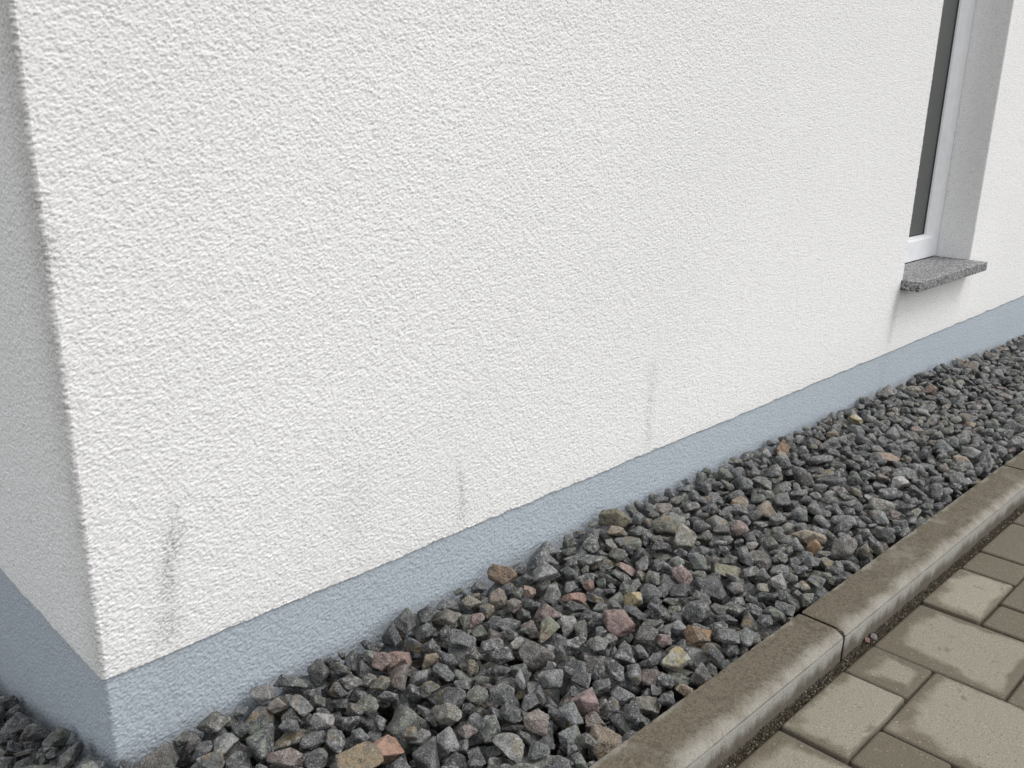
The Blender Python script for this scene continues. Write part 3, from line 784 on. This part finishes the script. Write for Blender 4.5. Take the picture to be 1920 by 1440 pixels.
SP = []
for (sx, sy, dim, yaw, tilt, c1, c2, label, seed, sharp, lift) in SPECIAL:
    D, F = ICO[5]
    Rm = np.array(Matrix.Rotation(yaw, 3, 'Z') @ Matrix.Rotation(tilt, 3, 'X'))
    npl = 40 if sharp == 0 else None
    vv = (D * rock_radius(D, seed, max(sharp, .2), npl)[:, None] * np.array(dim) * 1.12) @ Rm.T
    mn, ok, top, bot = raster(vv)
    ix = int(round((sx - XA) / CELL)); iy = int(round((sy - YA) / CELL))
    x0, y0 = ix + mn[0], iy + mn[1]; x1, y1 = x0 + ok.shape[0], y0 + ok.shape[1]
    # keep clear of wall and kerb
    if y0 < 0: iy -= y0
    ym = int(-YA / CELL) - 1
    if sx > 0 and iy + mn[1] + ok.shape[1] > ym: iy -= iy + mn[1] + ok.shape[1] - ym
    x0, y0 = ix + mn[0], iy + mn[1]; x1, y1 = x0 + ok.shape[0], y0 + ok.shape[1]
    h = H[x0:x1, y0:y1]; z = float(np.percentile((h - bot)[ok & (h < 4)], 88))
    want = float(TGT[ix, iy]) + lift - float(top[ok].max()); z = max(z, want)
    h[ok] = np.where(h[ok] > 4, h[ok], np.maximum(h[ok], top[ok] + z))
    keep[x0:x1, y0:y1] |= ok
    SP.append((vv, F, XA + ix * CELL, YA + iy * CELL, z, c1, c2, label))
fill(.001, 14000, .012)

# keep only stones that can be seen
vis = []
for (a, x, y, z) in stones:
    mn, ok, top, bot = a.r
    ix = int(round((x - XA) / CELL)); iy = int(round((y - YA) / CELL))
    h = H[ix + mn[0]:ix + mn[0] + ok.shape[0], iy + mn[1]:iy + mn[1] + ok.shape[1]]
    if ((top + z) - h)[ok].max() > -.016: vis.append((a, x, y, z))
print('stones', len(stones), 'kept', len(vis), 'near', sum(1 for s in vis if math.dist(s[1:4], CAM) < 1.6))
PAL = [((.062, .063, .066), 26), ((.032, .032, .035), 24), ((.115, .117, .119), 20), ((.098, .100, .076), 13), ((.078, .068, .056), 12),
       ((.21, .21, .205), 8), ((.17, .155, .115), 7), ((.17, .13, .11), 1.6), ((.24, .155, .135), 1.2), ((.23, .17, .10), 1.0), ((.27, .26, .245), 1.6)]
pw = np.array([p_[1] for p_ in PAL]); pw = pw / pw.sum(); cr_ = np.random.default_rng(9)
Vs, Fs, Cs, Ss = [], [], [], []; o = 0
for (a, x, y, z) in vis:
    d = math.dist((x, y, z), CAM)
    v, f = variant_verts(a, 4 if d < 1.7 else 3)
    Vs.append(v + np.array([x, y, z])); Fs.append(f + o); o += len(v)
    c = np.array(PAL[cr_.choice(len(PAL), p=pw)][0]) * cr_.choice([cr_.uniform(.55, 1.0), cr_.uniform(.9, 1.5)])
    Cs.append(np.tile(c, (len(v), 1))); Ss.append(np.full(len(v), cr_.uniform(0, 1)))
gravel = mesh_obj('gravel', np.concatenate(Vs), np.concatenate(Fs), M['stone'], None, True, {'stone_color': np.concatenate(Cs), 'seed': np.concatenate(Ss)})
tag(gravel, 'bed of dark grey crushed stones between house plinth and kerb', 'gravel', None, 'stuff')
for (vv, F, x, y, z, c1, c2, label) in SP:
    o_ = mesh_obj('stone', vv, F, M['special'], None, True, {'stone_color': np.tile(c1, (len(vv), 1)), 'second_color': np.tile(c2, (len(vv), 1))}, (x, y, z))
    tag(o_, label, 'stone', 'coloured stones lying in the gravel')

# ------------------------------------------------------------------ grit in the gap along the kerb, joint by joint
gr = np.random.default_rng(21)
Vs, Fs, Cs, Ss = [], [], [], []; o = 0
D, F = ico(1)
for i in range(8000):
    x = gr.uniform(-.1, 3.6) if i % 2 else gr.uniform(.2, 2.1)
    y = gr.uniform(Y0 - .001, YK - KW - .0005)
    s = gr.lognormal(math.log(.0010), .38); s = min(s, .0030)
    rr = rock_radius(D, 5000 + i % 60, 1.2)
    v = (D * rr[:, None] * s * np.array([1.2, 1, .75])) @ rotm(gr, .5).T
    hgt = -.0042 + .0035 * (1 + math.sin(x * 31) * math.sin(x * 83 + 1)) * .5 + gr.uniform(0, .002) + .002 * ((y - Y0) / .013)
    Vs.append(v + np.array([x, y, float(G(x, y)) + hgt])); Fs.append(F + o); o += len(v)
    c = np.array([(.075, .060, .042), (.105, .088, .064), (.055, .044, .032), (.26, .24, .20), (.13, .12, .10)][gr.choice(5, p=[.4, .26, .2, .04, .10])]) * gr.uniform(.8, 1.2)
    Cs.append(np.tile(c, (len(v), 1))); Ss.append(np.full(len(v), gr.uniform(0, .55)))
kg = N('grit_grains'); M['grit'] = kg.done(kg.attr('stone_color', True), .9, None, .2)
grit = mesh_obj('grit', np.concatenate(Vs), np.concatenate(Fs), M['grit'], None, True, {'stone_color': np.concatenate(Cs)})
tag(grit, 'brown sand and grit filling the gap between kerb and paving', 'grit', None, 'stuff')

def pebble(x, y, dim, col, c2, label, seed, sharp, dz, name='pebble', cat='pebble'):
    D, F = ICO[4]
    v = (D * rock_radius(D, seed, sharp)[:, None] * np.array(dim)) @ rotm(np.random.default_rng(seed), .3).T
    o_ = mesh_obj(name, v, F, M['special'], None, True, {'stone_color': np.tile(col, (len(v), 1)), 'second_color': np.tile(c2, (len(v), 1))}, (x, y, float(G(x, y)) + dz))
    tag(o_, label, cat)
#<P
pebble(0.9996, -0.5057, (0.0064, 0.0058, 0.0052), (0.22, 0.085, 0.05), (0.19, 0.08, 0.05), 'small brick red pebble in the gap between kerb and paving, beside the kerb joint', 41, .8, .003)
pebble(1.0201, -0.5074, (0.0059, 0.0054, 0.0048), (0.1, 0.08, 0.065), (0.28, 0.26, 0.23), 'dark round pebble next to the brick red one in the kerb gap', 42, .8, .003)
#P>
